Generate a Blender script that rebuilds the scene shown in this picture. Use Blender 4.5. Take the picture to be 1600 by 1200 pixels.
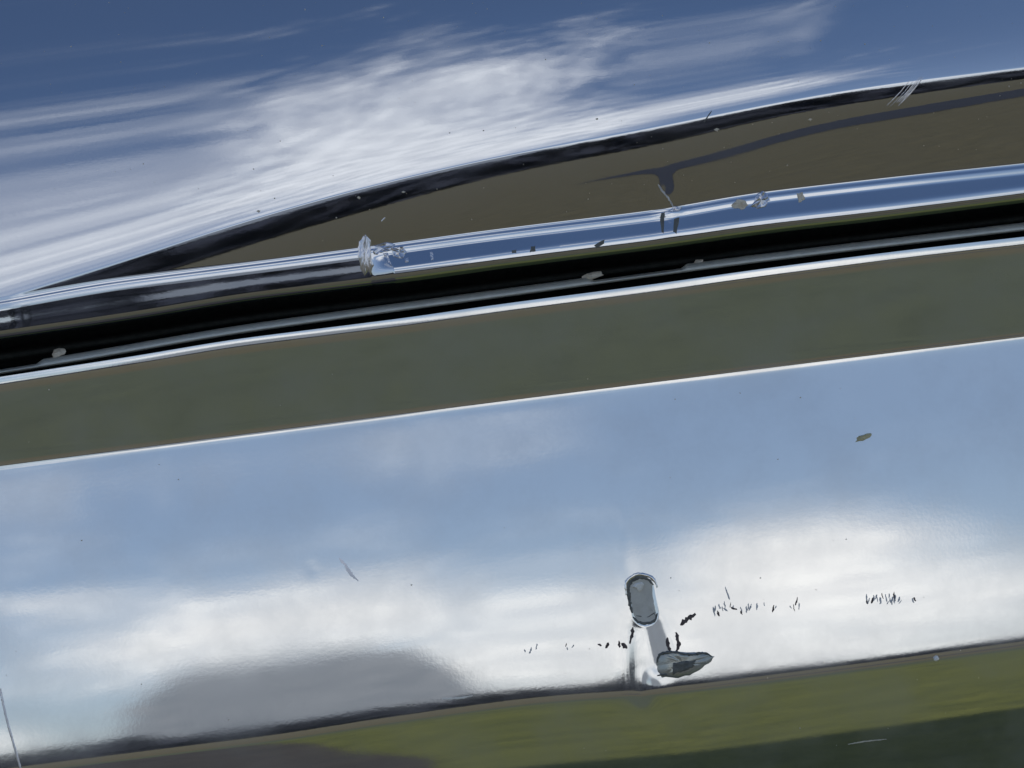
import bpy, bmesh, math, random
import numpy as np
from mathutils import Vector, Matrix

# ------------------------------------------------------------------ camera
for o in list(bpy.data.objects):
    bpy.data.objects.remove(o)
S = bpy.context.scene
COL = S.collection
PITCH = math.radians(20.0)
ROLL = math.radians(7.1)
DIST = 0.60                      # metres from lens to the bodywork
FRAME = 0.20                     # metres of bodywork across the picture
CEN = Vector((0, 0, 0.60))       # the spot looked at, 0.6 m above the ground
F = Vector((0, math.cos(PITCH), -math.sin(PITCH)))
U0 = Vector((0, math.sin(PITCH), math.cos(PITCH)))
R0 = Vector((1, 0, 0))
CAM = CEN - F * DIST
cr, sr = math.cos(ROLL), math.sin(ROLL)
cam_d = bpy.data.cameras.new('camera')
cam = bpy.data.objects.new('camera', cam_d)
COL.objects.link(cam)
right = R0 * cr - U0 * sr
up = R0 * sr + U0 * cr
m = Matrix((right, up, -F)).transposed().to_4x4()
m.translation = CAM
cam.matrix_world = m
cam_d.sensor_width = 36.0
cam_d.lens = 36.0 * DIST / FRAME
cam_d.clip_start = 0.02
cam_d.clip_end = 3000.0
S.camera = cam
S.render.resolution_x, S.render.resolution_y = 1024, 768

# ------------------------------------------------------------------ light
SUN_EL, SUN_AZ = math.radians(46), math.radians(12)     # behind the car, a little to the right
S.view_settings.view_transform = 'Standard'
S.view_settings.look = 'None'
S.view_settings.gamma = 1.0
S.view_settings.use_curve_mapping = False
S.view_settings.exposure = 0.0
sun_d = bpy.data.lights.new('sun', 'SUN')
sun_d.energy = 3.2
sun_d.angle = math.radians(0.5)
sun_d.color = (1.0, 0.95, 0.87)
sun = bpy.data.objects.new('sun', sun_d)
COL.objects.link(sun)
sdir = Vector((math.sin(SUN_AZ) * math.cos(SUN_EL), math.cos(SUN_AZ) * math.cos(SUN_EL), math.sin(SUN_EL)))
sun.rotation_euler = (-sdir).to_track_quat('-Z', 'Y').to_euler()
sun.location = (0, 3, 4)

world = bpy.data.worlds.new('World')
S.world = world
world.use_nodes = True


class NT:
    """small helper for wiring node trees"""
    def __init__(self, tree):
        self.t = tree

    def node(self, kind, **kw):
        n = self.t.nodes.new(kind)
        for k, v in kw.items():
            setattr(n, k, v)
        return n

    def put(self, sock, v):
        if v is None:
            return
        if isinstance(v, bpy.types.NodeSocket):
            self.t.links.new(v, sock)
        else:
            sock.default_value = v

    def math(self, op, a, b=None, c=None, clamp=False):
        n = self.node('ShaderNodeMath', operation=op, use_clamp=clamp)
        self.put(n.inputs[0], a)
        self.put(n.inputs[1], b)
        self.put(n.inputs[2], c)
        return n.outputs[0]

    def mix(self, fac, a, b):
        n = self.node('ShaderNodeMix', data_type='RGBA')
        self.put(n.inputs[0], fac)
        self.put(n.inputs[6], a if not isinstance(a, tuple) else (*a, 1)[:4])
        self.put(n.inputs[7], b if not isinstance(b, tuple) else (*b, 1)[:4])
        return n.outputs[2]

    def noise(self, vec, scale, detail=4.0, rough=0.55, dist=0.0):
        n = self.node('ShaderNodeTexNoise')
        self.put(n.inputs['Vector'], vec)
        n.inputs['Scale'].default_value = scale
        n.inputs['Detail'].default_value = detail
        n.inputs['Roughness'].default_value = rough
        n.inputs['Distortion'].default_value = dist
        return n.outputs['Fac']

    def ramp(self, fac, stops, interp='LINEAR'):
        n = self.node('ShaderNodeValToRGB')
        n.color_ramp.interpolation = interp
        els = n.color_ramp.elements
        while len(els) < len(stops):
            els.new(0.5)
        for e, (p, c) in zip(els, stops):
            e.position = p
            e.color = (*c, 1) if len(c) == 3 else c
        self.put(n.inputs[0], fac)
        return n.outputs[0]

    def smooth(self, x, lo, hi):
        n = self.node('ShaderNodeMapRange', interpolation_type='SMOOTHSTEP')
        self.put(n.inputs[0], x)
        n.inputs[1].default_value = lo
        n.inputs[2].default_value = hi
        return n.outputs[0]

    def combine(self, x, y, z):
        n = self.node('ShaderNodeCombineXYZ')
        self.put(n.inputs[0], x)
        self.put(n.inputs[1], y)
        self.put(n.inputs[2], z)
        return n.outputs[0]


def build_sky():
    t = NT(world.node_tree)
    world.node_tree.nodes.clear()
    out = t.node('ShaderNodeOutputWorld')
    bg = t.node('ShaderNodeBackground')
    bg.inputs['Strength'].default_value = 1.0
    sky = t.node('ShaderNodeTexSky', sky_type='NISHITA')
    sky.sun_disc = False
    sky.sun_elevation = SUN_EL
    sky.sun_rotation = SUN_AZ
    sky.altitude = 200
    sky.air_density = 1.0
    sky.dust_density = 0.6
    sky.ozone_density = 2.0
    sc = t.node('ShaderNodeVectorMath', operation='SCALE')
    t.put(sc.inputs[0], sky.outputs[0])
    sc.inputs['Scale'].default_value = 0.12
    blue = sc.outputs[0]
    tc = t.node('ShaderNodeTexCoord')
    sep = t.node('ShaderNodeSeparateXYZ')
    t.put(sep.inputs[0], tc.outputs['Generated'])
    x, y, z = sep.outputs
    el = t.math('MULTIPLY', t.math('ARCSINE', z), 180 / math.pi)
    az = t.math('MULTIPLY', t.math('ARCTAN2', x, t.math('MULTIPLY', y, -1.0)), 180 / math.pi)
    if DEBUG:
        a = t.math('DIVIDE', t.math('ADD', az, 60.0), 120.0)
        e = t.math('DIVIDE', el, 60.0)
        g = 1.0
        t.put(bg.inputs[0], t.combine(a, e, g))
        t.put(out.inputs[0], bg.outputs[0])
        return
    # cloud cover over the direction of view: streaky noise pushed up where the banks lie
    p1 = t.combine(t.math('ADD', t.math('MULTIPLY', az, 0.17), t.math('MULTIPLY', el, 0.05)),
                   t.math('SUBTRACT', t.math('MULTIPLY', el, 0.34), t.math('MULTIPLY', az, 0.03)), 0.0)
    n1 = t.noise(p1, 1.0, 7.0, 0.62, 0.4)
    n2 = t.noise(p1, 5.0, 5.0, 0.65, 0.3)
    n1 = t.math('ADD', t.math('MULTIPLY', n1, 0.75), t.math('MULTIPLY', n2, 0.25))

    def blob(a0, e0, sa, se, amp, tilt=0.0):
        ee = t.math('SUBTRACT', t.math('SUBTRACT', el, e0), t.math('MULTIPLY', t.math('SUBTRACT', az, a0), tilt))
        da = t.math('DIVIDE', t.math('SUBTRACT', az, a0), sa)
        de = t.math('DIVIDE', ee, se)
        r = t.math('ADD', t.math('POWER', t.math('ABSOLUTE', da), 2.0), t.math('POWER', t.math('ABSOLUTE', de), 2.0))
        return t.math('MULTIPLY', t.math('POWER', 2.718, t.math('MULTIPLY', r, -1.0)), amp)

    def total(blobs, base):
        s = base
        for b in blobs:
            s = t.math('ADD', s, blob(*b))
        return s
    nn = t.math('MULTIPLY', t.math('SUBTRACT', n1, 0.5), 1.5)
    white = t.smooth(total(WHITE, nn), 0.12, 1.0)
    grey = t.smooth(total(GREY, t.math('MULTIPLY', nn, 0.35)), 0.40, 0.55)
    cl = t.ramp(n2, [(0.3, (0.76, 0.77, 0.80)), (0.6, (1.18, 1.17, 1.14))])
    # hazy air low over the horizon
    hz = t.ramp(t.math('DIVIDE', el, 40.0), [(0.0, (0.75,) * 3), (0.42, (0.38,) * 3), (0.85, (0.0,) * 3)])
    air = t.mix(hz, blue, (0.32, 0.37, 0.46))
    c = t.mix(white, air, cl)
    c = t.mix(grey, c, t.ramp(n2, [(0.35, (0.20, 0.225, 0.26)), (0.65, (0.30, 0.32, 0.35))]))
    t.put(bg.inputs[0], c)
    t.put(out.inputs[0], bg.outputs[0])


DEBUG = False
# cloud banks: azimuth, elevation, spread in azimuth, spread in elevation, weight, tilt (degrees)
WHITE = [(4.0, 5.0, 9.0, 5.0, 0.92, 0.0), (-5.0, 9.0, 3.6, 2.4, 0.60, 0.1), (-9.8, 3.2, 1.5, 1.3, 0.8, 0.0), (5.6, 9.6, 2.4, 2.0, 0.42, 0.0),
         (8.6, 9.5, 1.2, 2.0, -0.35, 0.0), (-9.0, 12.0, 2.2, 0.8, 0.45, 0.0),
         (-8.0, 27.0, 7.5, 9.0, 1.0, -0.3), (1.0, 25.0, 4.5, 3.5, 0.55, 0.2), (0.0, 35.0, 8.0, 5.0, 0.25, 0.0),
         (-70, 14, 40, 12, 0.55, 0.0), (70, 14, 40, 12, 0.55, 0.0), (-40, 40, 20, 8, 0.4, 0.0), (150, 20, 50, 14, 0.5, 0.0)]
GREY = [(-3.5, 0.2, 4.1, 7.6, 1.0, -0.45)]
build_sky()

# ------------------------------------------------------------------ materials


def material(name):
    mt = bpy.data.materials.new(name)
    mt.use_nodes = True
    mt.node_tree.nodes.clear()
    t = NT(mt.node_tree)
    out = t.node('ShaderNodeOutputMaterial')
    b = t.node('ShaderNodeBsdfPrincipled')
    t.put(out.inputs[0], b.outputs[0])
    co = t.node('ShaderNodeTexCoord').outputs['Object']
    return mt, t, b, co


def stretch(t, co, sx, sy, sz):
    mp = t.node('ShaderNodeMapping')
    t.put(mp.inputs[0], co)
    mp.inputs['Scale'].default_value = (sx, sy, sz)
    return mp.outputs[0]


def bump(t, b, height, dist, strength=1.0, prev=None):
    n = t.node('ShaderNodeBump')
    t.put(n.inputs['Height'], height)
    n.inputs['Distance'].default_value = dist
    n.inputs['Strength'].default_value = strength
    t.put(b.inputs['Normal'], n.outputs[0])


def mirror(name, tint, rough, haze, bump_d, peel=0.0):
    mt, t, b, co = material(name)
    n = t.noise(stretch(t, co, 60, 60, 60), 1.0, 6.0, 0.6)
    fine = t.math('ADD', t.noise(stretch(t, co, 250, 900, 900), 1.0, 4.0, 0.6), t.math('MULTIPLY', t.noise(co, 1500, 2.0, 0.5), peel))
    b.inputs['Metallic'].default_value = 1.0
    dirt = t.smooth(n, 0.35, 0.75)
    b.inputs['Base Color'].default_value = (*tint, 1)
    t.put(b.inputs['Roughness'], t.math('ADD', t.math('MULTIPLY', dirt, rough * 0.6), rough * 0.7))
    bump(t, b, fine, bump_d, 0.5)
    if haze > 0:
        df = t.node('ShaderNodeBsdfDiffuse')
        df.inputs[0].default_value = (0.55, 0.57, 0.60, 1)
        mx = t.node('ShaderNodeMixShader')
        t.put(mx.inputs[0], t.math('MULTIPLY', t.math('ADD', dirt, 0.5), haze))
        t.put(mx.inputs[1], b.outputs[0])
        t.put(mx.inputs[2], df.outputs[0])
        for l in list(mt.node_tree.links):
            if l.to_node.type == 'OUTPUT_MATERIAL':
                mt.node_tree.links.remove(l)
        o = [k for k in mt.node_tree.nodes if k.type == 'OUTPUT_MATERIAL'][0]
        t.put(o.inputs[0], mx.outputs[0])
    return mt


def plain(name, c1, c2, scale, rough, bump_d=0.0, metallic=0.0, spec=0.5):
    mt, t, b, co = material(name)
    n = t.noise(co, scale, 6.0, 0.6)
    t.put(b.inputs['Base Color'], t.ramp(n, [(0.3, c1), (0.7, c2)]))
    b.inputs['Roughness'].default_value = rough
    b.inputs['Metallic'].default_value = metallic
    b.inputs['Specular IOR Level'].default_value = spec
    if bump_d:
        bump(t, b, n, bump_d)
    return mt


M_LID = mirror('polished_lid', (0.60, 0.64, 0.72), 0.035, 0.02, 0.0000022, 0.4)
M_CHROME = mirror('polished_bumper', (0.86, 0.87, 0.88), 0.06, 0.14, 0.0000028, 0.8)
M_RUBBER = plain('seal_rubber', (0.018, 0.019, 0.017), (0.034, 0.036, 0.031), 700, 0.75, 0.0, 0.0, 0.1)
M_FLANGE = plain('flange_metal', (0.74, 0.74, 0.64), (0.90, 0.89, 0.78), 500, 0.5, 0.00003, 0.0, 0.3)

# ------------------------------------------------------------------ shape helpers
PX = FRAME / 1600.0 / DIST       # tangent of one photo pixel


def uv(x, y):
    """photo position (1600 x 1200) to car axes: u along the car, v across, same unit"""
    x = np.asarray(x, float) - 800
    y = np.asarray(y, float) - 600
    return x * cr - y * sr, -y * cr - x * sr


def pchip(xk, yk, x):
    xk, yk = np.asarray(xk, float), np.asarray(yk, float)
    h = np.diff(xk)
    d = np.diff(yk) / h
    mk = np.zeros_like(yk)
    mk[0], mk[-1] = d[0], d[-1]
    for i in range(1, len(xk) - 1):
        if d[i - 1] * d[i] > 0:
            w1, w2 = 2 * h[i] + h[i - 1], h[i] + 2 * h[i - 1]
            mk[i] = (w1 + w2) / (w1 / d[i - 1] + w2 / d[i])
    x = np.asarray(x, float)
    i = np.clip(np.searchsorted(xk, x) - 1, 0, len(xk) - 2)
    s = (x - xk[i]) / h[i]
    r = ((1 + 2 * s) * (1 - s) ** 2 * yk[i] + s * (1 - s) ** 2 * h[i] * mk[i]
         + s * s * (3 - 2 * s) * yk[i + 1] + s * s * (s - 1) * h[i] * mk[i + 1])
    r = np.where(x < xk[0], yk[0] + (x - xk[0]) * mk[0], r)
    return np.where(x > xk[-1], yk[-1] + (x - xk[-1]) * mk[-1], r)


class Curve:
    """a line along the car, given by points read off the photograph"""
    def __init__(self, pts, soft=25.0):
        a = np.array(pts, float)
        self.u, self.v = uv(a[:, 0], a[:, 1])
        self.off = np.linspace(-2, 2, 17) * soft
        self.w = np.exp(-0.5 * (np.linspace(-2, 2, 17)) ** 2)
        self.w /= self.w.sum()

    def __call__(self, u):
        return float(np.sum(pchip(self.u, self.v, u + self.off) * self.w))


def val(pts, u):
    """a quantity that changes along the car (photo x, value)"""
    a = np.array(pts, float)
    return np.interp(u, (a[:, 0] - 800) / cr, a[:, 1])


def point(u, v, z):
    """car axes and distance along the viewing axis to world"""
    return (CAM.x + R0.x * u * PX * z,
            CAM.y + F.y * z + U0.y * v * PX * z,
            CAM.z + F.z * z + U0.z * v * PX * z)


ANCH = {}


def build_grid(us, prof, anchor_v, anchor_z, extra=None):
    """sheet whose slope follows a profile of mirrored elevations.
    prof(u) gives rows: photo-unit heights v (falling) and elevations e in degrees."""
    cols = []
    for u in us:
        v, e = prof(u)
        th = np.arctan(v * PX)
        b = (np.radians(e) - PITCH + th) / 2.0
        tb = np.tan(b)
        ln = np.concatenate([[0], np.cumsum(0.5 * (tb[1:] + tb[:-1]) * np.diff(th))])
        a = float(anchor_v(u))
        ln = ln - np.interp(-a, -v, ln)
        z = anchor_z(u) * np.exp(ln) * np.cos(th) / math.cos(math.atan(a * PX))
        cols.append((v, z))
    V = np.array([c[0] for c in cols])
    Z = np.array([c[1] for c in cols])
    UU = np.repeat(np.array(us)[:, None], V.shape[1], 1)
    if extra is not None:
        Z = Z + extra(UU, V)
    return UU, V, Z


def grid_object(name, UU, V, Z, mat, parent=None):
    X, Y, W = point(UU, V, Z)
    nc, nr = V.shape
    co = np.stack([X, Y, W], -1).reshape(-1, 3)
    i = np.arange(nc * nr).reshape(nc, nr)
    q = np.stack([i[:-1, :-1], i[:-1, 1:], i[1:, 1:], i[1:, :-1]], -1).reshape(-1, 4)
    me = bpy.data.meshes.new(name)
    me.vertices.add(len(co))
    me.vertices.foreach_set('co', co.astype(np.float32).ravel())
    me.loops.add(q.size)
    me.loops.foreach_set('vertex_index', q.astype(np.int32).ravel())
    me.polygons.add(len(q))
    me.polygons.foreach_set('loop_start', np.arange(0, q.size, 4, dtype=np.int32))
    me.polygons.foreach_set('use_smooth', np.ones(len(q), bool))
    me.update(calc_edges=True)
    me.validate()
    me.materials.append(mat)
    o = bpy.data.objects.new(name, me)
    COL.objects.link(o)
    if parent:
        o.parent = parent
    return o


def rows(anchors, step):
    """dense rows through (v, e) anchors, v falling; steps fine where anchors are close"""
    v = np.array([a[0] for a in anchors])
    e = np.array([a[1] for a in anchors])
    return v, e


def dense(vk, ek, counts):
    """fixed number of rows between successive anchors, elevations by pchip"""
    s = []
    for i, n in enumerate(counts):
        s.append(np.linspace(vk[i], vk[i + 1], n, endpoint=False))
    s.append([vk[-1]])
    v = np.concatenate(s)
    e = pchip(-np.asarray(vk), ek, -v)
    return v, e


US = np.concatenate([np.arange(-3600, -1000, 80), np.arange(-1000, -250, 3.0), np.arange(-250, -120, 1.0), np.arange(-120, 90, 3.0),
                     np.arange(90, 380, 1.0), np.arange(380, 1000, 3.0), np.arange(1000, 3601, 80)])

# lines of the bodywork (photo points)
c_T = Curve([(0, 468), (200, 434), (400, 409), (560, 388), (800, 356), (1000, 332), (1200, 300), (1400, 277), (1600, 256)])
c_L = Curve([(0, 513), (200, 484), (400, 452), (600, 427), (800, 400), (1000, 375), (1200, 347), (1400, 324), (1600, 299)])
c_W = Curve([(0, 595), (200, 564), (400, 532), (600, 507), (800, 479), (1000, 453), (1200, 425), (1400, 399), (1600, 376)])
c_C = Curve([(0, 730), (400, 678), (800, 627), (1200, 577), (1600, 528)])
c_E = Curve([(0, 1198), (400, 1148), (600, 1118), (800, 1090), (1100, 1064), (1350, 1032), (1600, 998)])
c_A = Curve([(0, 470), (120, 432), (200, 408), (300, 374), (560, 298), (800, 243), (1040, 198), (1200, 165), (1400, 132), (1600, 107)], 70.0)
c_B = Curve([(0, 500), (120, 462), (200, 436), (300, 408), (400, 374), (560, 328), (800, 265), (1040, 220), (1200, 182), (1400, 149), (1600, 122)], 70.0)
c_P = Curve([(0, 540), (300, 448), (560, 372), (800, 312), (930, 276), (1040, 263), (1100, 250), (1160, 232), (1200, 215), (1400, 174), (1600, 140)], 70.0)
c_K18 = Curve([(0, 225), (400, 165), (800, 70), (1200, 20), (1600, -80)], 150.0)
c_K45 = Curve([(0, -20), (400, -80), (800, -150), (1200, -210), (1600, -270)], 150.0)


c_Q = Curve([(0, 575), (300, 480), (560, 410), (800, 378), (1040, 350), (1300, 312), (1600, 262)], 70.0)


def lid_profile(u):
    T, L = float(c_T(u)), float(c_L(u))
    top = 950.0
    A = c_A(u)
    vk = [top, c_K45(u), c_K18(u), A + 4.5, A + 2.2, A, c_B(u), c_P(u), c_Q(u)]
    ek = [70.0, 56.0, 36.0, 21.0, 12.0, 2.1, 0.0, -9.0, -20.0]
    lo = T + 4
    s1 = max(A + 12, lo + 10)
    s2 = max(A - 3, lo + 5)
    v = np.concatenate([np.linspace(top, s1, 140, endpoint=False), np.linspace(s1, s2, 24, endpoint=False), np.linspace(s2, lo, 50)])
    e = pchip(-np.array(vk), ek, -v)
    # the rolled edge
    w = T - L                     # height of the bead
    k = val([(0, 1.0), (604, 1.0), (640, 60), (760, 62), (900, 46), (1600, 46)], u)
    vb = [lo, T, T - 5, T - 9, T - 14, T - 19, T - 0.75 * w, L + 2, L - 3, L - 7, L - 12, L - 18]
    eb = [e[-1], 7, 44, 12, 7, k, k + 1, min(7, k), 1, -12, -40, -70]
    v2, e2 = dense(vb, np.array(eb, float), [4, 4, 4, 4, 4, 6, 4, 4, 4, 4, 5])
    return np.concatenate([v, v2[1:]]), np.concatenate([e, e2[1:]])


def bumper_profile(u):
    W, C, E = c_W(u), c_C(u), c_E(u)
    ux, _ = uv(1000, 1060)
    lift = 46 * math.exp(-((u - ux) / 17.0) ** 2) + val([(0, 12), (700, 9), (900, 1), (1600, 0)], u) + 10 * math.exp(-((u - ux + 20) / 55.0) ** 2)
    vk = [W + 6, W + 3, W, W - 6, W - 12, W - 22, C + 30, C + 10, C + 4, C, C - 4, C - 12, C - 40,
          C + (E - C) * 0.55, E + 55 + lift * 0.6, E + 5 + lift, E - 3, E - 9, E - 16, E - 60, E - 130, E - 400]
    ek = [13, 11, 7, 0, -16, -22, -25, -22, -5, 6, 12, 16, 17, 10.5, 4.5, 1.9, 0, -7, -26, -33, -43, -66]
    cn = [4, 4, 6, 6, 6, 24, 8, 6, 6, 6, 6, 8, 50, 100, 30, 12, 5, 6, 14, 16, 30]
    return dense(vk, np.array(ek, float), cn)


def settle(grid, u_lo, u_hi):
    """below the rim the sheet goes back to its undented run"""
    UU, V, Z = grid
    idx = np.where((US > u_lo) & (US < u_hi))[0]
    i0, i1 = idx[0], idx[-1]
    ze = np.array([np.interp(-(c_E(u) - 3), -V[i], Z[i]) for i, u in enumerate(US[i0:i1 + 1], i0)])
    uu = US[i0:i1 + 1]
    base = ze[0] + (ze[-1] - ze[0]) * (uu - uu[0]) / (uu[-1] - uu[0])
    for k, i in enumerate(range(i0, i1 + 1)):
        r = np.clip((c_E(US[i]) - 3 - V[i]) / 40.0, 0, 1)
        Z[i] -= (ze[k] - base[k]) * r * r * (3 - 2 * r)
    return UU, V, Z


def capsule(UU, V, p0, p1, r):
    (ax, ay), (bx, by) = uv(*p0), uv(*p1)
    L2 = (bx - ax) ** 2 + (by - ay) ** 2
    t = np.clip(((UU - ax) * (bx - ax) + (V - ay) * (by - ay)) / L2, 0, 1)
    d = np.hypot(UU - ax - t * (bx - ax), V - ay - t * (by - ay))
    return d / r


def bumper_dents(UU, V):
    """the gouge in the bumper face and the shallow push around it"""
    d = capsule(UU, V, (1002, 922), (1008, 958), 17.0)
    hollow = 0.00050 * np.clip(1.25 - d, 0, 1) ** 1.3
    d2 = capsule(UU, V, (1008, 985), (1022, 1035), 26.0)
    hollow += 0.00022 * np.exp(-d2 ** 2 * 1.5)
    d3 = capsule(UU, V, (486, 885), (488, 890), 10.0)
    hollow += 0.000008 * np.exp(-d3 ** 2)
    return hollow


def lid_dents(UU, V):
    """the knock on the rolled edge: pushes the metal in and drags the mirrored lines"""
    u0, v0 = uv(1044, 318)
    du = UU - u0
    r = V - v0
    return -0.00020 * np.exp(-(du / 18.0) ** 2) * np.exp(-(r / 28.0) ** 2)


def empty(name, loc):
    o = bpy.data.objects.new(name, None)
    o.location = loc
    COL.objects.link(o)
    return o


car = bpy.data.objects.new('car', None)
COL.objects.link(car)
car['label'] = 'mirror-polished car bodywork, lid edge above a dented bumper'
car['category'] = 'car'



def even(grid):
    """take the ripple out of the sheet along the car, measured just above the mirrored horizon"""
    UU, V, Z = grid
    zs = np.array([np.interp(-max(c_A(u) + 12, c_T(u) + 14), -V[i], Z[i]) for i, u in enumerate(US)])
    sm = zs.copy()
    for i, u in enumerate(US):
        if abs(u) < 1000:
            w = np.exp(-0.5 * ((US - u) / 70.0) ** 2) * np.gradient(US)
            # weighted straight-line fit, so the ends keep their run
            d = US - u
            s0, s1, s2 = w.sum(), (w * d).sum(), (w * d * d).sum()
            sm[i] = (s2 * (w * zs).sum() - s1 * (w * d * zs).sum()) / (s0 * s2 - s1 * s1)
    return UU, V, Z + (sm - zs)[:, None]


LID = even(build_grid(US, lid_profile, c_T, lambda u: DIST))
LID = (LID[0], LID[1], LID[2] + lid_dents(LID[0], LID[1]))
BUM = settle(build_grid(US, bumper_profile, c_W, lambda u: DIST, bumper_dents), -60, 330)
lid = grid_object('lid_panel', *LID, M_LID, car)
bumper = grid_object('bumper', *BUM, M_CHROME, car)


def surf_z(grid, u, v):
    UU, V, Z = grid
    i = int(np.clip(np.searchsorted(US, u), 1, len(US) - 1))
    f = (u - US[i - 1]) / (US[i] - US[i - 1])
    z0 = np.interp(-v, -V[i - 1], Z[i - 1])
    z1 = np.interp(-v, -V[i], Z[i])
    return float(z0 * (1 - f) + z1 * f)


def seal_grid():
    vs, zs = [], []
    for u in US:
        L, W = float(c_L(u)), float(c_W(u))
        h = L - W
        f = np.array([-4.0, -0.6, -0.3, 0.0, 0.2, 0.4, 0.46, 0.5, 0.56, 0.62, 0.66, 0.7, 0.8, 1.0, 1.3, 2.2])
        d = np.array([0, 27, 26, 25, 24, 22, 13, 11, 10.5, 12, 22, 22, 20, 14, 16, 0]) * 0.001
        vs.append(L - f * h)
        d[0] = surf_z(LID, u, L + 4 * h) - DIST + 0.0006
        d[-1] = surf_z(BUM, u, L - 2.2 * h) - DIST + 0.0006
        zs.append(DIST + d)
    return np.repeat(US[:, None], 16, 1), np.array(vs), np.array(zs)


seal = grid_object('gap_seal', *seal_grid(), M_RUBBER, car)


def box(name, lo, hi, mat, parent):
    bm = bmesh.new()
    bmesh.ops.create_cube(bm, size=1)
    for v in bm.verts:
        v.co = Vector([lo[i] + (v.co[i] + 0.5) * (hi[i] - lo[i]) for i in range(3)])
    me = bpy.data.meshes.new(name)
    bm.to_mesh(me)
    me.materials.append(mat)
    o = bpy.data.objects.new(name, me)
    COL.objects.link(o)
    o.parent = parent
    return o


box('hidden_sun_block', (-0.44, 0.10, 0.30), (0.44, 0.75, 0.60), M_RUBBER, car)  # unseen box added behind the panels to block sun and shade the ground


def flange_grid():
    cS = Curve([(0, 577), (100, 561), (400, 510), (800, 455), (1200, 401), (1600, 353)])
    us = US
    vs, zs = [], []
    for u in us:
        x = 800 + u * cr
        h = val([(0, 3), (72, 3), (84, 9), (935, 9), (945, 3), (1082, 3), (1092, 9), (1600, 9)], x * 0 + u)
        c = cS(u) - 5
        vs.append(c + np.array([h + 1.5, h, h * 0.5, 0, -3]))
        zs.append(DIST + np.array([0.010, 0.0070, 0.0055, 0.0045, 0.010]))
    return np.repeat(us[:, None], 5, 1), np.array(vs), np.array(zs)


flange = grid_object('flange_strip', *flange_grid(), M_FLANGE, car)

# ------------------------------------------------------------------ chips, scratches, crumbs
M_FLAKE = mirror('lifted_flake', (0.86, 0.85, 0.90), 0.3, 0.35, 0.00002)
M_PIT = plain('rust_pit', (0.07, 0.05, 0.05), (0.16, 0.13, 0.125), 900, 0.8, 0.0002)
M_PRIMER = plain('bare_grey', (0.60, 0.58, 0.52), (0.72, 0.70, 0.63), 500, 0.6, 0.00008)
M_DARKGREY = plain('torn_edge', (0.10, 0.105, 0.10), (0.20, 0.205, 0.19), 700, 0.6, 0.0002)
M_TORN = mirror('crumpled_metal', (0.46, 0.46, 0.39), 0.25, 0.4, 0.0002)
M_CRUMB = plain('dry_dirt', (0.66, 0.57, 0.44), (0.90, 0.83, 0.70), 900, 0.95, 0.0004)
M_SCUFF = plain('worn_scuff', (0.50, 0.50, 0.52), (0.85, 0.85, 0.86), 900, 0.6, 0.00003)
M_LEAF = plain('leaf_scrap', (0.45, 0.41, 0.24), (0.65, 0.60, 0.38), 700, 0.8, 0.0002)
M_PALE = plain('pale_grit_glint', (0.90, 0.88, 0.82), (0.97, 0.96, 0.92), 900, 0.8, 0.0002)
RND = random.Random(11)


def patch(name, poly, grid, h, mat, parent, jit=0.3, rag=0.0, sub=3, smooth=False, face_e=None):
    """low raised flake with a ragged outline lying on a panel"""
    P = np.array(poly, float)
    ring = []
    for i in range(len(P)):
        a, b = P[i], P[(i + 1) % len(P)]
        for k in range(sub):
            q = a + (b - a) * k / sub
            ring.append(q + np.array([RND.gauss(0, rag), RND.gauss(0, rag)]))
    ring = np.array(ring)
    c = ring.mean(0)
    verts, faces = [], []
    n = len(ring)
    uc, vc = (float(q) for q in uv(c[0], c[1]))
    zc = surf_z(grid, uc, vc)
    tb = 0.0 if face_e is None else math.tan((math.radians(face_e) - PITCH + math.atan(vc * PX)) / 2)
    for t, hh in ((1.0, -0.15), (0.86, 0.9), (0.5, 1.0)):
        for q in ring:
            r = c + (q - c) * t
            u, v = uv(r[0], r[1])
            z = surf_z(grid, float(u), float(v)) - h * (hh + (RND.uniform(-jit, jit) if hh > 0 else 0))
            if face_e is not None and hh > 0:
                z = zc - h + tb * (float(v) - vc) * PX * zc
            verts.append(point(float(u), float(v), z))
    u, v = uv(c[0], c[1])
    verts.append(point(float(u), float(v), zc - h * (1 + (RND.uniform(-jit, jit) if face_e is None else 0))))
    for k in range(2):
        for i in range(n):
            j = (i + 1) % n
            faces.append((k * n + i, k * n + j, (k + 1) * n + j, (k + 1) * n + i))
    for i in range(n):
        faces.append((2 * n + i, 2 * n + (i + 1) % n, 3 * n))
    me = bpy.data.meshes.new(name)
    me.from_pydata(verts, [], faces)
    if smooth:
        me.polygons.foreach_set('use_smooth', [True] * len(faces))
    me.materials.append(mat)
    o = bpy.data.objects.new(name, me)
    COL.objects.link(o)
    if parent:
        o.parent = parent
    return o


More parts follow.
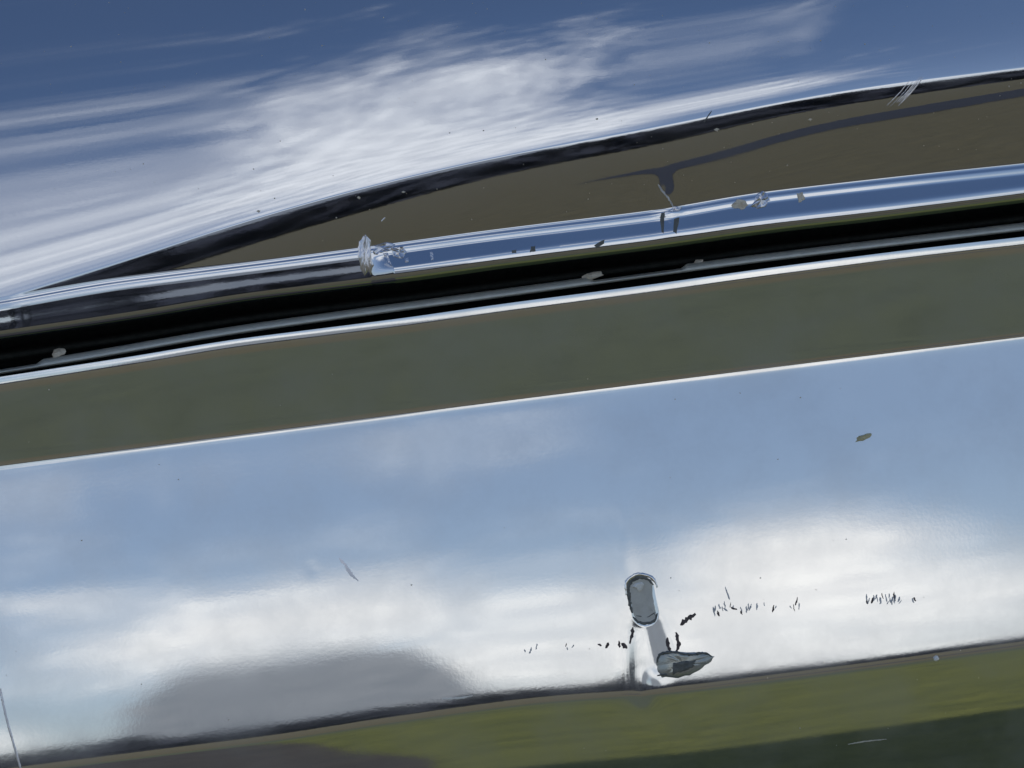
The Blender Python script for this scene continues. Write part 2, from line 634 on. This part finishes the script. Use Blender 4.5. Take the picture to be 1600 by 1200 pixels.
def ribbon(name, pts, width, grid, h, mat, parent, rag=0.4, taper=True):
    """raised ridge along a line lying on a panel"""
    P = np.array(pts, float)
    seg = np.concatenate([[0], np.cumsum(np.hypot(*np.diff(P, axis=0).T))])
    n = max(6, int(seg[-1] / 2.5))
    s_ = np.linspace(0, seg[-1], n)
    x, y = pchip(seg, P[:, 0], s_), pchip(seg, P[:, 1], s_)
    tx, ty = np.gradient(x), np.gradient(y)
    ln = np.hypot(tx, ty)
    nx, ny = -ty / ln, tx / ln
    verts, faces = [], []
    for i in range(n):
        w0 = width / 2
        if taper:
            w0 *= min(1.0, 0.4 + 3.0 * min(i, n - 1 - i) / n)
        wl, wr = w0 * (1 + RND.uniform(-rag, rag)), w0 * (1 + RND.uniform(-rag, rag))
        for k, hh in ((-1, -0.15), (-0.5, 0.8), (0, 1.0), (0.5, 0.8), (1, -0.15)):
            w = wl if k < 0 else wr
            u, v = uv(x[i] + nx[i] * w * k, y[i] + ny[i] * w * k)
            hz = h * hh * (1 + (RND.uniform(-0.3, 0.3) if hh > 0 else 0))
            verts.append(point(float(u), float(v), surf_z(grid, float(u), float(v)) - hz))
    for i in range(n - 1):
        for k in range(4):
            a = i * 5 + k
            faces.append((a, a + 1, a + 6, a + 5))
    me = bpy.data.meshes.new(name)
    me.from_pydata(verts, [], faces)
    for p in me.polygons:
        p.use_smooth = True
    me.materials.append(mat)
    o = bpy.data.objects.new(name, me)
    COL.objects.link(o)
    o.parent = parent
    return o


def streak(x0, y0, x1, y1, w):
    """outline of a short tapering mark"""
    d = np.array([x1 - x0, y1 - y0], float)
    L = np.hypot(*d)
    nrm = np.array([-d[1], d[0]]) / L * w / 2
    a, b = np.array([x0, y0]), np.array([x1, y1])
    return [a, a + d * 0.25 + nrm, a + d * 0.75 + nrm * 0.9, b, a + d * 0.7 - nrm, a + d * 0.2 - nrm * 0.8]


MM = 0.001
# flakes on the rolled edge
fl = patch('lifted_flake', [(559, 398), (560, 382), (565, 370), (571, 366), (579, 374), (581, 392), (582, 415), (580, 431), (574, 425), (569, 432), (562, 420)], LID, 0.22 * MM, M_FLAKE, lid, 0.25, 0.8, 3, True)
ribbon('raised_rim', [(572, 368), (568, 385), (569, 405), (572, 428)], 4, LID, 0.35 * MM, M_FLAKE, fl, 0.5)
patch('lifted_flake', [(582, 384), (600, 379), (618, 381), (612, 390), (596, 396), (584, 398)], LID, 0.15 * MM, M_FLAKE, lid, 0.6, 0.8)
patch('lifted_flake', [(598, 396), (606, 394), (612, 416), (607, 410)], LID, 0.15 * MM, M_FLAKE, lid, 0.6, 0.5)
patch('lifted_flake', [(612, 388), (630, 383), (636, 395), (628, 404), (616, 402)], LID, 0.2 * MM, M_FLAKE, lid, 0.7, 1.0)
patch('lifted_flake', [(632, 404), (638, 402), (638, 410), (633, 410)], LID, 0.15 * MM, M_FLAKE, lid, 0.6, 0.3)
patch('lifted_flake', [(672, 393), (676, 393), (678, 406), (674, 407)], LID, 0.15 * MM, M_FLAKE, lid, 0.6, 0.3)
patch('lifted_flake', [(1140, 320), (1152, 311), (1164, 312), (1170, 320), (1160, 327), (1146, 325)], LID, 0.2 * MM, M_CRUMB, lid, 0.7, 1.0)
patch('lifted_flake', [(1172, 322), (1182, 303), (1190, 298), (1200, 302), (1203, 312), (1196, 322), (1184, 327)], LID, 0.3 * MM, M_FLAKE, lid, 0.8, 1.0)
patch('lifted_flake', [(1244, 302), (1254, 300), (1258, 312), (1248, 318)], LID, 0.2 * MM, M_CRUMB, lid, 0.6, 0.6)
patch('lifted_flake', [(1045, 331), (1052, 322), (1066, 323), (1062, 330)], LID, 0.12 * MM, M_FLAKE, lid, 0.4, 0.5)
# dark nicks in the rolled edge
for p in ([(1033, 333), (1039, 330), (1038, 345), (1037, 366), (1033, 362), (1031, 345)], [(1053, 341), (1062, 339), (1060, 352), (1057, 366), (1052, 362)],
          [(829, 385), (836, 384), (837, 393), (828, 394)], [(928, 383), (945, 374), (944, 380), (932, 388)], [(800, 391), (807, 390), (807, 396), (800, 396)]):
    patch('nick', p, LID, 0.06 * MM, M_DARKGREY, lid, 0.3, 0.4)
# gouge in the bumper
cup = [(984, 913), (991, 904), (1001, 901), (1012, 904), (1020, 912), (1020, 930), (1023, 948), (1026, 962), (1025, 969), (1011, 976), (997, 974), (990, 962), (985, 940)]
g = patch('gouge', cup, BUM, 0.05 * MM, M_PRIMER, bumper, 0.1, 0.4, 4, True)
ribbon('raised_rim', [(979, 930), (978, 914), (985, 903), (999, 897), (1014, 900), (1024, 909), (1027, 918)], 6, BUM, 0.12 * MM, M_CHROME, g, 0.3)
ribbon('torn_rim', [(988, 958), (983, 936), (982, 916), (989, 906), (1000, 902), (1012, 905), (1021, 914)], 6.5, BUM, 0.12 * MM, M_DARKGREY, g, 0.4)
ribbon('torn_rim', [(989, 964), (998, 972), (1011, 974), (1024, 968), (1027, 958)], 5, BUM, 0.10 * MM, M_DARKGREY, g, 0.3)
ribbon('torn_rim', [(994, 962), (1010, 964), (1024, 957)], 3, BUM, 0.10 * MM, M_DARKGREY, g, 0.3)
patch('painted_glint', [(986, 917), (993, 912), (1004, 909), (1006, 913), (1004, 922), (998, 924), (994, 919)], BUM, 0.30 * MM, M_PALE, g, 0.1, 0.4, 3, True)  # sky glint inside the hollow, painted as a pale matte patch
fp = patch('torn_flap', [(1024, 1032), (1030, 1021), (1052, 1017), (1085, 1019), (1102, 1020), (1118, 1024), (1112, 1034), (1098, 1044), (1078, 1054), (1056, 1060), (1034, 1058), (1026, 1046)], BUM, 0.35 * MM, M_TORN, bumper, 0.35, 1.2, 3, True)
ribbon('torn_rim', [(1026, 1036), (1030, 1024), (1050, 1019), (1078, 1023), (1102, 1021), (1112, 1026)], 5, BUM, 0.55 * MM, M_DARKGREY, fp, 0.5)
patch('torn_fold', [(1050, 1036), (1066, 1030), (1090, 1032), (1084, 1042), (1070, 1050), (1050, 1055)], BUM, 0.52 * MM, M_DARKGREY, fp, 0.2, 1.0, 3, True)
ribbon('torn_rim', [(1027, 1056), (1038, 1054), (1048, 1057)], 4, BUM, 0.50 * MM, M_DARKGREY, fp, 0.4)
# rust pits and scuffs round the gouge
for pts, w in (([(1063, 977), (1070, 971), (1076, 966), (1087, 959)], 8), ([(1043, 996), (1044, 1006), (1047, 1017)], 5.5), ([(1056, 988), (1059, 1000), (1060, 1010), (1056, 1018)], 6),
               ([(989, 980), (987, 994), (984, 1006)], 5), ([(967, 1001), (968, 1012)], 4), ([(971, 1005), (976, 1010), (980, 1013)], 6), ([(934, 1006), (940, 1009)], 3),
               ([(946, 1013), (951, 1004)], 4.5), ([(1121, 954), (1124, 963)], 4), ([(1142, 949), (1152, 953)], 3.5)):
    ribbon('pit', pts, w, BUM, 0.03 * MM, M_PIT, bumper, 0.6)
for pts, w in (([(1133, 917), (1136, 926), (1140, 937)], 3), ([(1114, 948), (1117, 963)], 2.5), ([(1130, 950), (1137, 955)], 2.5)):
    ribbon('scuff', pts, w, BUM, 0.02 * MM, M_SCUFF, bumper, 0.6)
for cx, cy, n, sp in ((1185, 953, 10, 28), (1240, 952, 5, 14), (1380, 940, 18, 26), (1412, 938, 9, 20), (1130, 955, 6, 16), (860, 1015, 6, 40)):
    for k in range(n):
        x = cx + RND.uniform(-sp, sp)
        y = cy + RND.uniform(-6, 6) - (x - cx) * 0.1
        L = RND.uniform(4, 13)
        dx = RND.uniform(-3, 5)
        ribbon('scuff', [(x, y), (x + dx * 0.7, y - L * 0.5), (x + dx, y - L)], RND.uniform(1.4, 3.2), BUM, 0.02 * MM, M_PIT if RND.random() < 0.22 else M_SCUFF, bumper, 0.6)
ribbon('scuff', [(530, 872), (540, 884), (549, 897), (560, 908)], 5, BUM, 0.006 * MM, M_FLAKE, bumper, 0.5)
# the long bright scratch at the end of the bumper
sc = [(0, 1076), (5, 1100), (12, 1130), (22, 1165), (33, 1204)]
ribbon('scratch', sc, 4.0, BUM, 0.06 * MM, M_FLAKE, bumper, 0.2, False)
ribbon('scratch', [(690, 1092), (715, 1091), (738, 1087)], 3.0, BUM, 0.03 * MM, M_PALE, bumper, 0.3)
ribbon('scratch', [(1325, 1163), (1355, 1158), (1385, 1155)], 2.0, BUM, 0.02 * MM, M_PRIMER, bumper, 0.4)
# marks on the lid
ribbon('scratch', [(1100, 191), (1106, 182), (1112, 173)], 2.2, LID, 0.02 * MM, M_DARKGREY, lid)
ribbon('scratch', [(596, 346), (602, 340)], 3.0, LID, 0.03 * MM, M_FLAKE, lid)
ribbon('scratch', [(1028, 288), (1038, 302), (1046, 312), (1052, 324)], 3.0, LID, 0.03 * MM, M_SCUFF, lid, 0.6)
for k in range(7):
    x, y = 1400 + RND.uniform(-14, 14), 162 + RND.uniform(-6, 6)
    ribbon('scratch', [(x, y), (x + 18, y - 18), (x + 36, y - 40)], RND.uniform(0.8, 1.6), LID, 0.01 * MM, M_FLAKE, lid, 0.5)
for x, y, r in ((1119, 203, 4), (932, 186, 2), (1265, 187, 3), (560, 309, 3), (403, 330, 3), (630, 300, 2.5)):
    patch('grime_spot', [(x - r, y), (x, y - r * 0.7), (x + r * 1.3, y - 1), (x + r * 0.6, y + r * 0.7)], LID, 0.04 * MM, M_CRUMB, lid, 0.3, 0.4, 2)


def crumb(name, x, y, w, h, zoff, mat, label, cat, seed, tilt=0.0):
    rnd = random.Random(seed)
    bm = bmesh.new()
    bmesh.ops.create_icosphere(bm, subdivisions=2, radius=1.0)
    u, v = uv(x, y)
    z = DIST + zoff
    px = PX * z
    for q in bm.verts:
        k = 1 + rnd.uniform(-0.28, 0.28)
        q.co = Vector((q.co.x * w / 2 * px * k, q.co.y * min(w, h) / 2 * px * k, (q.co.z * h / 2 + q.co.x * tilt) * px * k))
    me = bpy.data.meshes.new(name)
    bm.to_mesh(me)
    me.materials.append(mat)
    o = bpy.data.objects.new(name, me)
    o.location = point(float(u), float(v), z)
    COL.objects.link(o)
    o['label'] = label
    o['category'] = cat
    return o


def on(grid, x, y):
    u, v = uv(x, y)
    return surf_z(grid, float(u), float(v)) - DIST


crumb('dirt_crumb', 91, 552, 22, 13, 0.0085, M_CRUMB, 'tan two-lobed dirt crumb where the grey flange strip narrows at its thin end', 'dirt', 1, 2)
crumb('dirt_crumb', 925, 431, 34, 10, 0.0085, M_CRUMB, 'flat greyish-tan dirt wedge on the flange, at the notch end away from the beige crumb', 'dirt', 2, 2)
crumb('dirt_crumb', 1091, 410, 14, 9, 0.0085, M_CRUMB, 'small beige dirt crumb at the notch end below the pale flakes of the lid edge', 'dirt', 3, 1)
crumb('grit_grain', 134, 506, 8, 6, 0.0065, M_PALE, 'tiny pale yellow grain in the black gap under the lid edge', 'grit', 4)
crumb('leaf_scrap', 1349, 684, 24, 9, on(BUM, 1349, 684) - 0.0003, M_LEAF, 'olive dry leaf scrap stuck on the blue bumper face below the crease', 'leaf', 5, 3)
crumb('grit_grain', 1463, 1029, 8, 7, on(BUM, 1463, 1029) - 0.0003, M_PALE, 'bright cream grain on the lower rim of the bumper face', 'grit', 6)


def dust():
    bm = bmesh.new()
    rnd = random.Random(21)
    for grid, n, ylo, yhi in ((LID, 200, -20, 380), (BUM, 90, 560, 1190)):
        k = 0
        while k < n:
            x, y = rnd.uniform(-60, 1660), rnd.uniform(ylo, yhi)
            u, v = (float(q) for q in uv(x, y))
            if grid is LID and v < c_T(u) + 12:
                continue
            if grid is BUM and v > c_W(u) - 20:
                continue
            k += 1
            s = rnd.choice((0.4, 0.5, 0.5, 0.6, 0.8, 1.2))
            z = surf_z(grid, u, v)
            vs = []
            for a in range(5):
                an = a * 1.2566 + rnd.uniform(-0.4, 0.4)
                vs.append(bm.verts.new(point(u + math.cos(an) * s * rnd.uniform(0.5, 1.4), v + math.sin(an) * s, z - 0.00006)))
            tip = bm.verts.new(point(u, v, z - 0.00016))
            for a in range(5):
                bm.faces.new((vs[a], vs[(a + 1) % 5], tip))
    me = bpy.data.meshes.new('dust')
    bm.to_mesh(me)
    me.materials.append(M_CRUMB)
    o = bpy.data.objects.new('dust', me)
    COL.objects.link(o)
    o['kind'] = 'stuff'
    o['label'] = 'fine pale dust specks scattered over the polished metal'
    o['category'] = 'dust'


dust()

# ------------------------------------------------------------------ ground the metal mirrors


def ground_material():
    mt, t, b, co = material('ground')
    sp = t.node('ShaderNodeSeparateXYZ')
    t.put(sp.inputs[0], co)
    d = t.math('MULTIPLY', sp.outputs[1], -1.0)
    n = t.noise(co, 1.6, 6.0, 0.6)
    n2 = t.noise(co, 25.0, 5.0, 0.65)
    dd = t.math('ADD', d, t.math('MULTIPLY', t.math('SUBTRACT', n, 0.5), 0.5))
    grass = t.ramp(n2, [(0.3, (0.078, 0.088, 0.014)), (0.7, (0.14, 0.145, 0.028))])
    mid = t.ramp(n2, [(0.3, (0.060, 0.070, 0.034)), (0.7, (0.088, 0.098, 0.05))])
    dry = t.ramp(n2, [(0.3, (0.088, 0.072, 0.030)), (0.7, (0.125, 0.102, 0.046))])
    c = t.mix(t.smooth(dd, 1.0, 1.25), grass, mid)
    c = t.mix(t.smooth(dd, 1.5, 1.75), c, dry)
    t.put(b.inputs['Base Color'], c)
    b.inputs['Roughness'].default_value = 0.95
    bump(t, b, n2, 0.03)
    return mt


def sheet(name, pts, z, mat):
    me = bpy.data.meshes.new(name)
    me.from_pydata([(x, y, z) for x, y in pts], [], [tuple(range(len(pts)))])
    me.materials.append(mat)
    o = bpy.data.objects.new(name, me)
    COL.objects.link(o)
    o['kind'] = 'structure'
    return o


sheet('ground', [(-1500, -1500), (1500, -1500), (1500, 1500), (-1500, 1500)], 0.0, ground_material())
M_DARKBROWN = plain('dark_brown', (0.030, 0.025, 0.021), (0.05, 0.042, 0.035), 20, 0.95, 0.02)
sheet('dark_patch', [(-2.6, -1.3), (-0.35, -1.25), (-0.15, -1.15), (-0.10, -0.9), (-0.05, -0.74), (-0.04, -0.55), (-0.3, -0.4), (-1.6, -0.4)], 0.004, M_DARKBROWN)  # flat dark brown sheet on the near left of the mirrored ground
M_ASPH = plain('dark_asphalt', (0.012, 0.013, 0.018), (0.022, 0.023, 0.03), 30, 0.9, 0.01)
sheet('path', [(0.08, -3.75), (0.4, -4.35), (40, -4.35), (40, -3.35), (0.5, -3.35)], 0.004, M_ASPH)
sheet('drain', [(0.46, -1.98), (0.7, -2.10), (6, -2.10), (6, -1.92), (0.62, -1.92)], 0.004, M_ASPH)


def far_wood():
    rnd = random.Random(4)
    bm = bmesh.new()
    M_LEAF = plain('far_leaves', (0.014, 0.016, 0.026), (0.032, 0.035, 0.048), 0.6, 0.9)
    for i in range(9000):
        a = rnd.uniform(-50, 50)
        r = rnd.uniform(60, 68)
        h = rnd.random() ** 0.9 * (2.1 + 0.25 * math.sin(a * 0.6) + 0.2 * math.sin(a * 1.7 + 1))
        c = Vector((math.sin(math.radians(a)) * r, -math.cos(math.radians(a)) * r, h))
        s = rnd.uniform(0.5, 1.1)
        vs = [bm.verts.new(c + Vector((rnd.uniform(-1, 1), rnd.uniform(-1, 1), rnd.uniform(-0.7, 0.7))) * s) for _ in range(4)]
        for tri in ((0, 1, 2), (0, 2, 3), (0, 3, 1), (1, 3, 2)):
            bm.faces.new([vs[k] for k in tri])
    me = bpy.data.meshes.new('wood')
    bm.to_mesh(me)
    me.materials.append(M_LEAF)
    o = bpy.data.objects.new('wood', me)
    COL.objects.link(o)
    o['kind'] = 'stuff'
    o['label'] = 'far dark row of trees mirrored as a thin band'
    o['category'] = 'trees'


far_wood()
